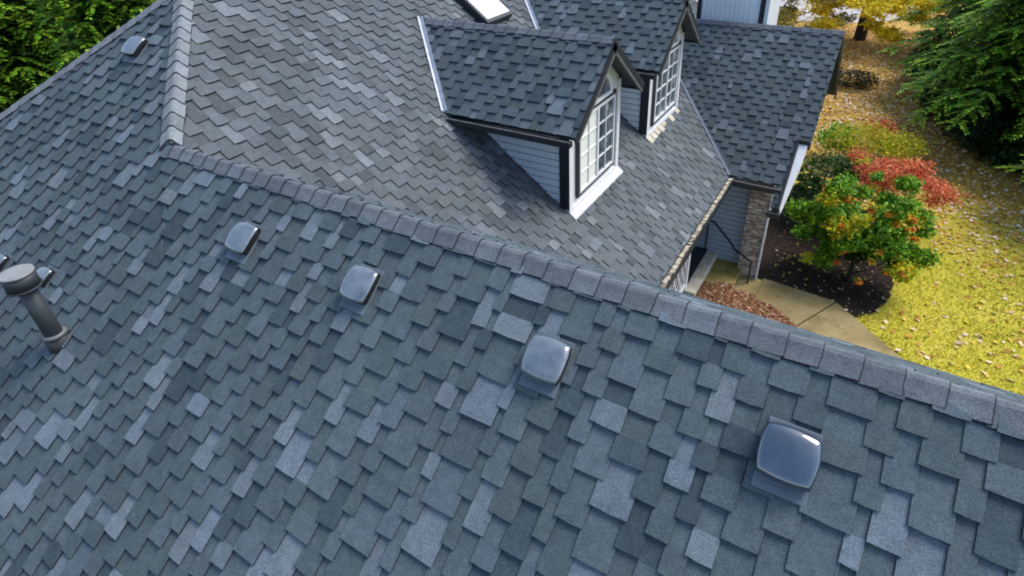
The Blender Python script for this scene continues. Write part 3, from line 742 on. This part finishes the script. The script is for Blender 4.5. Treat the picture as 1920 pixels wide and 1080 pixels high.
# litter on the lawn
n = 60000; x = rng.uniform(2.5, 16, n); y = 5 + 28 * rng.random(n) ** 1.15
cl = np.sin(x * 1.3 + y * .7) * np.sin(y * 1.1 - x * .5 + 1) + rng.normal(0, .5, n)
dens = .95 * np.clip((y - 11.0) / 6, 0, 1) + .07 + .22 * (cl > .4) * (y > 8) + .25 * (np.hypot(x - 9.3, y - 12.5) < 1.6)
keep = (rng.random(n) < dens) & ~inside(x, y, pathpoly) & ~inside(x, y, bed) & ~((x < 5.3) & (y < 13.5))
x, y = x[keep], y[keep]; pos = np.stack([x, y, G + rng.uniform(.015, .05, len(x))], 1)
cols = palette(len(x), [(.74, .44, .12), (.80, .60, .34), (.86, .66, .50), (.55, .30, .07), (.72, .50, .08), (.88, .74, .58), (.70, .52, .04), (.42, .20, .05), (.62, .30, .06)], 5)
stuff('fallen_leaves', *leaf_quads(pos, rng.uniform(.03, .075, len(x)), cols, seed=3), M['litter'], 'dry tan and gold leaves scattered over the lawn', 'fallen leaves')
n = 9000; x = rng.uniform(4.3, 7.5, n); y = rng.uniform(7.9, 13, n); kp = inside(x, y, bed); x, y = x[kp], y[kp]
pos = np.stack([x, y, G + rng.uniform(.012, .045, len(x))], 1)
stuff('bark_chips', *leaf_quads(pos, rng.uniform(.012, .035, len(x)), palette(len(x), [(.03, .018, .012), (.055, .032, .02), (.015, .01, .008), (.09, .055, .03)], 18), seed=14, flat=.6, asp=.4), M['litter'], 'dark bark mulch chips in the bed around the green shrub', 'bark mulch')
n = 1500; x = rng.uniform(4.9, 7.4, n); y = rng.uniform(7.9, 12, n); kp = inside(x, y, bed) & (rng.random(n) < .3); x, y = x[kp], y[kp]
pos = np.stack([x, y, G + rng.uniform(.02, .04, len(x))], 1)
stuff('bed_leaves', *leaf_quads(pos, rng.uniform(.018, .04, len(x)), palette(len(x), [(.45, .38, .30), (.60, .50, .15), (.20, .12, .06), (.10, .06, .03), (.10, .06, .03)], 8), seed=4), M['litter'], 'few pale leaves lying on dark mulch under the shrub', 'fallen leaves')
n = 15000; x = rng.uniform(3.9, 6.2, n); y = rng.uniform(6.2, 7.6, n); kp = inside(x, y, [(3.9, 7.22), (4.25, 7.38), (4.6, 7.48), (4.95, 7.52), (5.3, 7.45), (5.65, 7.2), (5.95, 6.85), (6.3, 5), (3.9, 5)]); x, y = x[kp], y[kp]
zb_ = np.where(x < 4.46, -5.30, np.where(x < 4.90, -5.45, G + .03)); pos = np.stack([x, y, zb_ + rng.uniform(.015, .06, len(x))], 1)
stuff('red_leaf_litter', *leaf_quads(pos, rng.uniform(.02, .045, len(x)), palette(len(x), [(.28, .10, .06), (.34, .15, .09), (.20, .07, .04), (.30, .17, .06), (.55, .40, .25)], 9), seed=5), M['litter'], 'reddish brown leaves heaped by the path below the roof ridge', 'fallen leaves')
# grass blades
n = 90000; x = rng.uniform(6.2, 15, n); y = 4.5 + 17 * rng.random(n) ** 1.2
kp = (rng.random(n) < np.clip((15 - y) / 5, 0.08, 1)) & ~inside(x, y, pathpoly) & ~inside(x, y, bed); x, y = x[kp], y[kp]; n = len(x)
a = rng.uniform(0, 2 * np.pi, n); h = rng.uniform(.03, .075, n); wv = .011
B0 = np.stack([x, y, np.full(n, G)], 1); dx = np.stack([np.cos(a), np.sin(a), np.zeros(n)], 1) * wv
tip = B0 + np.stack([rng.normal(0, .02, n), rng.normal(0, .02, n), h], 1)
V = np.stack([B0 - dx, B0 + dx, tip], 1).reshape(-1, 3)
patch = .5 + .5 * np.sin(x * .9 + 2) * np.sin(y * .8); gc = palette(n, [(.58, .55, .04), (.70, .62, .06), (.40, .43, .03), (.80, .68, .12), (.55, .42, .10)], 12) * (0.75 + .4 * patch[:, None])
stuff('grass', V, np.arange(3 * n).reshape(n, 3), gc, M['leaf'], 'yellow green autumn lawn grass beyond the path', 'grass')

# ------------------------------------------------------------------ vegetation
def frond_mesh(seed, H, R0, cols_in, cols_out, nb=230, droop=.35, z0=.06, size=1.0, power=.75):
    """conifer crown: whorled limbs carrying flat drooping sprays"""
    r = np.random.default_rng(seed); Vs = []; Cs = []
    for i in range(nb):
        t = (i + .5) / nb; z = H * (z0 + (1 - z0) * t); Rr = R0 * ((1 - t) ** power) * r.uniform(.72, 1.12) + .1
        az = i * 2.39996 + r.uniform(-.3, .3); d = np.array([np.cos(az), np.sin(az), 0.]); sd = np.array([-d[1], d[0], 0.])
        nseg = max(4, int(Rr / (.16 * size)))
        for s in range(nseg):
            f = (s + .6) / nseg; zz = z + Rr * (.12 * f - droop * f * f); base = d * Rr * f + np.array([0, 0, zz])
            for side in (-1, 1, 0):
                if side == 0 and f < .8: continue
                ln = size * (.42 * (1 - .55 * f) + .10) * r.uniform(.7, 1.2)
                dr = (d * (.75 if side else 1.3) + sd * side * 1.0 + np.array([0, 0, r.uniform(-.55, -.1)])); dr /= np.linalg.norm(dr)
                pv = np.cross(dr, [0, 0, 1]); pv /= np.linalg.norm(pv) + 1e-9
                nn = 9; tone = r.uniform(0, 1); edge = f
                for q in range(nn):
                    g = (q + .5) / nn; c = base + dr * ln * g + np.array([0, 0, -.18 * ln * g * g]); l2 = ln * .30 * (1 - .55 * g)
                    for s3 in (-1, 1):
                        e = dr * .7 + pv * s3 * .8 + np.array([0, 0, r.uniform(-.5, .15)]); e = e / np.linalg.norm(e) * l2 * r.uniform(.8, 1.2)
                        wv = np.cross(e, r.normal(size=3) * .3 + np.array([0, 0, 1])); wv = wv / (np.linalg.norm(wv) + 1e-9) * l2 * .28
                        Vs.append((c, c + e * .5 + wv, c + e, c + e * .5 - wv))
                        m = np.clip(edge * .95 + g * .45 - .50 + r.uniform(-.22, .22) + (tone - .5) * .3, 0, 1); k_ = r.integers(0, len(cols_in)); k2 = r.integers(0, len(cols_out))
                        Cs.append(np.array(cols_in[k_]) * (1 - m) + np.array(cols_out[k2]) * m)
    V = np.array(Vs).reshape(-1, 3); return V, np.arange(len(V)).reshape(-1, 4), np.array(Cs)
def mesh_only(name, V, F, COL, mat):
    me = bpy.data.meshes.new(name); k = F.shape[1]
    me.vertices.add(len(V)); me.vertices.foreach_set('co', V.astype('f4').ravel())
    me.loops.add(F.size); me.loops.foreach_set('vertex_index', F.astype('i4').ravel())
    me.polygons.add(len(F)); me.polygons.foreach_set('loop_start', np.arange(0, F.size, k, dtype='i4'))
    at = me.color_attributes.new('col', 'FLOAT_COLOR', 'CORNER')
    c4 = np.ones((len(F), k, 4), 'f4'); c4[:, :, :3] = COL[:, None, :]; at.data.foreach_set('color', c4.ravel())
    me.materials.append(mat); me.update(calc_edges=True); return me
def trunk_mesh(seed, H, r0, limbs=0, spread=1.0, lean=(0, 0)):
    mb = MB(); r = random.Random(seed); prev = Vector((0, 0, -.1)); n = 8; pts = [prev]
    for i in range(1, n + 1):
        p = Vector((lean[0] * i / n + r.uniform(-.02, .02) * H * .2, lean[1] * i / n + r.uniform(-.02, .02) * H * .2, H * i / n)); ra, rb = r0 * (1 - (i - 1) / n * .8), r0 * (1 - i / n * .8)
        mb.tube(prev, p, ra, rb, 9); prev = p; pts.append(p)
    for k_ in range(limbs):
        f = r.uniform(.22, .95); b = pts[int(f * n)]; az = k_ * 2.4 + r.uniform(-.4, .4); ln = spread * r.uniform(.6, 1.1) * (1.15 - f * .5); q = b; d = Vector((math.cos(az), math.sin(az), r.uniform(.25, .9))).normalized(); rr = r0 * .38 * (1.1 - f)
        for s in range(4):
            d2_ = (d + Vector((r.uniform(-.3, .3), r.uniform(-.3, .3), r.uniform(-.1, .3)))).normalized(); q2 = q + d2_ * ln / 4; mb.tube(q, q2, rr * (1 - s / 4.6), rr * (1 - (s + 1) / 4.6), 6); q = q2
    me = mb.build('tmp', M['bark']); m = me.data; bpy.data.objects.remove(me); m['world'] = 0; return m
def tree(name, loc, label, cat, crown_me, trunk_me, group=None, rz=0, sc=1.0):
    t = empty(name, loc, label, cat, group); t.rotation_euler.z = rz; t.scale = (sc,) * 3
    for nm, me in (('trunk', trunk_me), ('crown', crown_me)):
        if me is None: continue
        o = bpy.data.objects.new(nm, me); C.objects.link(o); o.parent = t
    return t
def cloud_crown(seed, clumps, n_leaf, size, cols, shell=.65, light_cols=None):
    """broadleaf crown: leaf quads in a set of clumps (cx,cy,cz,rx,ry,rz,weight)"""
    r = np.random.default_rng(seed); Ps = []; Cs = []; Ss = []
    W = np.array([c[3] * c[4] * c[5] for c in clumps]) ** .7
    for c, wgt in zip(clumps, W / W.sum()):
        n = int(n_leaf * wgt); d = r.normal(size=(n, 3)); d /= np.linalg.norm(d, axis=1)[:, None]; rad = shell + (1 - shell) * r.random(n) ** .7; rad *= r.uniform(.75, 1.12, n)
        d *= 1 + .22 * np.sin(d[:, [0]] * 7 + c[0] * 5) * np.cos(d[:, [1]] * 6 + c[2] * 3)
        p = np.array(c[:3]) + d * rad[:, None] * np.array(c[3:6]); pal = cols[c[6] if len(c) > 6 else 0]
        Ps.append(p); Cs.append(palette(n, pal, int(r.integers(1e6)), .3)); Ss.append(r.uniform(.6, 1.25, n) * size)
    P = np.concatenate(Ps); Cc = np.concatenate(Cs); S_ = np.concatenate(Ss)
    return leaf_quads(P, S_, Cc, flat=.9, seed=seed + 1, asp=.55)

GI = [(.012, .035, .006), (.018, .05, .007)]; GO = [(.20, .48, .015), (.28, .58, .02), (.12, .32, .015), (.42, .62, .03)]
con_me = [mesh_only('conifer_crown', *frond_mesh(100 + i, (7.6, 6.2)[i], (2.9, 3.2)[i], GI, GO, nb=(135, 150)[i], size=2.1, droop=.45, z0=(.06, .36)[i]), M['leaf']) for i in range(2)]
con_tr = trunk_mesh(3, 5.9, .17)
left = [(-12.5, 5.6, 1.05, 'bright green conifer just past the corner of the hip roof'), (-16.2, 9.6, 1.2, 'tall conifer behind the roof, at the top of the left corner'), (-13.6, 12.2, 1.1, 'conifer touching the upper hip line, right of the left group'),
        (-19.5, 5.2, 1.2, 'conifer at the far left edge of the picture'), (-20.5, 13.5, 1.35, 'rear conifer seen between two nearer ones on the left'), (-11.2, 9.0, 0.95, 'shorter conifer close behind the hip roof edge'), (-17.5, 17.0, 1.35, 'farthest conifer along the top edge left of the hip'), (-24, 9, 1.5, 'large dark conifer at the back of the left group')]
for i, (x, y, s, lb) in enumerate(left):
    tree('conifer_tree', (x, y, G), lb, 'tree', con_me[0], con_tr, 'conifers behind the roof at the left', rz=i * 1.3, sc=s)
right = [(9.9, 18.5, 1.0, 'tall bright green conifer at the right edge of the lawn'), (9.7, 23.2, 1.05, 'conifer behind the tall one at the top right'), (12.6, 15.2, 1.0, 'conifer at the far right edge nearest the camera'), (9.9, 29.0, 1.1, 'rearmost conifer at the top right beside the driveway'), (15, 23, 1.3, 'conifer hidden deep in the right hand group')]
for i, (x, y, s, lb) in enumerate(right):
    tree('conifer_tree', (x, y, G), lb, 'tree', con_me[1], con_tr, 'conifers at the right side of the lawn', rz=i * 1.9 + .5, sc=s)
# dark rhododendrons at the foot of the conifers
DK = [[(.012, .045, .014), (.020, .065, .018), (.008, .028, .010), (.035, .095, .022)]]
rho = mesh_only('rhododendron_crown', *cloud_crown(31, [(0, 0, 1.0, 1.3, 1.3, 1.05), (.9, .4, .8, .9, .9, .8), (-.8, .5, .9, .9, .9, .9), (0, -.8, .7, 1.0, .8, .75), (.3, .6, 1.6, .8, .8, .7)], 9000, .085, DK), M['leaf'])
rtr = trunk_mesh(8, 1.2, .07, 8, 1.0)
for i, (x, y, s, lb) in enumerate([(9.6, 18.0, .95, 'dark glossy bush at the lawn edge, lowest under the conifers'), (8.9, 20.6, .95, 'dark bush at the left foot of the right conifers'), (8.4, 24.0, .9, 'dark bush farthest up the lawn edge'), (11.3, 16.9, 1.0, 'dark bush at the right picture edge under the conifer')]):
    tree('rhododendron_bush', (x, y, G), lb, 'bush', rho, rtr, 'dark bushes below the right conifers', rz=i * 1.1, sc=s)
# the green and orange shrub in the bed
AZ = [[(.09, .28, .012), (.15, .38, .015), (.05, .17, .012), (.32, .46, .02), (.22, .42, .02)], [(.75, .17, .02), (.80, .28, .03), (.60, .40, .02), (.15, .35, .02)], [(.60, .58, .025), (.30, .45, .02), (.70, .48, .02)], [(.68, .13, .05), (.78, .24, .09), (.55, .09, .05), (.75, .38, .14), (.62, .16, .09)], [(.02, .06, .01), (.03, .08, .01)]]
r = np.random.default_rng(401); az_cl = [(0, .2, .85, .55, .5, .5, 4), (-.3, .2, 1.1, .5, .5, .5, 0), (.3, 0, 1.0, .5, .45, .45, 0)]
for i in range(44):
    a_ = r.uniform(0, 2 * np.pi); e_ = r.uniform(-.7, 1.0); q_ = r.uniform(.5, 1.12); p_ = (q_ * np.cos(a_) * math.cos(e_) * 1.05, q_ * np.sin(a_) * math.cos(e_) * .95 + .1, 1.12 + q_ * 1.0 * math.sin(e_)); z_ = r.uniform(.09, .33)
    az_cl.append((*p_, z_, z_, z_ * .7, int(r.choice([0, 0, 0, 0, 0, 0, 2]))))
for i in range(20): az_cl.append((r.uniform(-.6, .75), r.uniform(-.75, -.2), r.uniform(.45, 1.9), .08, .08, .06, 1))
azm = mesh_only('shrub_crown', *cloud_crown(47, az_cl, 19000, .048, AZ, shell=.3), M['leaf'])
tree('flowering_shrub', (6.50, 9.20, G), 'green shrub with orange leaf tips in the mulch bed by the path', 'shrub', azm, trunk_mesh(12, 1.5, .05, 12, .9), sc=1.12)
rd_cl = [(0, 0, 1.05, .6, .55, .4, 3)]
for i in range(26):
    a_ = r.uniform(0, 2 * np.pi); q_ = r.uniform(.3, 1.05); z_ = r.uniform(.15, .34); rd_cl.append((q_ * np.cos(a_), q_ * np.sin(a_) * .9, 1.5 - q_ * .65 + r.uniform(-.2, .2), z_, z_, z_ * .6, int(r.choice([3, 3, 3, 3, 2]))))
rdm = mesh_only('shrub_crown', *cloud_crown(53, rd_cl, 9500, .030, AZ, shell=.2), M['leaf'])
tree('red_maple_shrub', (6.75, 11.6, G + .22), 'feathery red Japanese maple right behind the green shrub', 'shrub', rdm, trunk_mesh(14, 1.3, .05, 12, .9), sc=1.18)
yl_cl = [(0, 0, .8, 1.1, .9, .5, 2), (.9, .3, .7, .7, .7, .4, 2), (-.8, .2, .7, .7, .7, .45, 0), (.3, .9, .9, .5, .5, .3, 3)]
ylm = mesh_only('shrub_crown', *cloud_crown(57, yl_cl, 6000, .045, AZ, shell=.45), M['leaf'])
tree('yellow_shrub', (6.2, 15.2, G), 'low yellow green shrub on the leafy lawn behind the red maple', 'shrub', ylm, trunk_mesh(15, .8, .04, 8, .8))
dgm = mesh_only('shrub_crown', *cloud_crown(59, [(0, 0, .9, .8, .7, .6, 0), (.5, .5, .9, .6, .6, .5, 4), (-.3, -.5, .7, .5, .5, .45, 4)], 5200, .045, [[(.04, .11, .015), (.08, .17, .02), (.02, .06, .01)], [], [], [], [(.015, .05, .01), (.03, .09, .015)]]), M['leaf'])
tree('evergreen_shrub', (5.65, 11.9, G), 'dark green shrub between the wing wall and the red maple', 'shrub', dgm, trunk_mesh(16, .9, .04, 8, .6), sc=1.1)
tree('evergreen_shrub', (3.95, 6.15, G - .15), 'small dark shrub beside the landing under the roof ridge', 'shrub', dgm, trunk_mesh(16, .9, .04, 8, .6), sc=.36)
# yellow maple by the driveway
r = np.random.default_rng(77); ym = []
for i in range(64):
    a = r.uniform(0, 2 * np.pi); rr = r.uniform(.3, 4.3); ym.append((rr * np.cos(a), rr * np.sin(a), r.uniform(.7, 3.0) + (.0 if rr > 2 else .6), r.uniform(.4, .95), r.uniform(.4, .95), r.uniform(.15, .4), 0))
YL = [[(.80, .64, .02), (.85, .70, .03), (.65, .50, .015), (.55, .52, .02), (.75, .52, .03)]]
ymm = mesh_only('maple_crown', *cloud_crown(78, ym, 17000, .10, YL, shell=.2), M['leaf'])
tree('yellow_maple_tree', (4.8, 30.2, G), 'yellow leaved maple with dark trunk standing before the pale driveway', 'tree', ymm, trunk_mesh(20, 4.6, .30, 16, 3.2))
ymm2 = mesh_only('maple_crown', *cloud_crown(79, ym[:26], 6000, .085, [[(.20, .17, .04), (.28, .22, .05), (.14, .13, .03), (.45, .38, .03)]], shell=.2), M['leaf'])
tree('olive_tree', (1.2, 26.5, G - .4), 'thin olive brown tree beside the pale chimney at the top edge', 'tree', ymm2, trunk_mesh(21, 3.8, .12, 14, 2.6))
lwm = mesh_only('low_bush_crown', *cloud_crown(61, [(0, 0, .35, .8, .7, .35), (.6, .2, .3, .5, .5, .3), (-.6, .1, .25, .4, .5, .25)], 1800, .06, [[(.05, .05, .015), (.09, .08, .02), (.03, .035, .01)]]), M['leaf'])
tree('low_bush', (5.05, 22.6, G), 'low dark bush on the leaf strewn ground by the wing roof corner', 'bush', lwm, trunk_mesh(22, .4, .03, 6, .5))
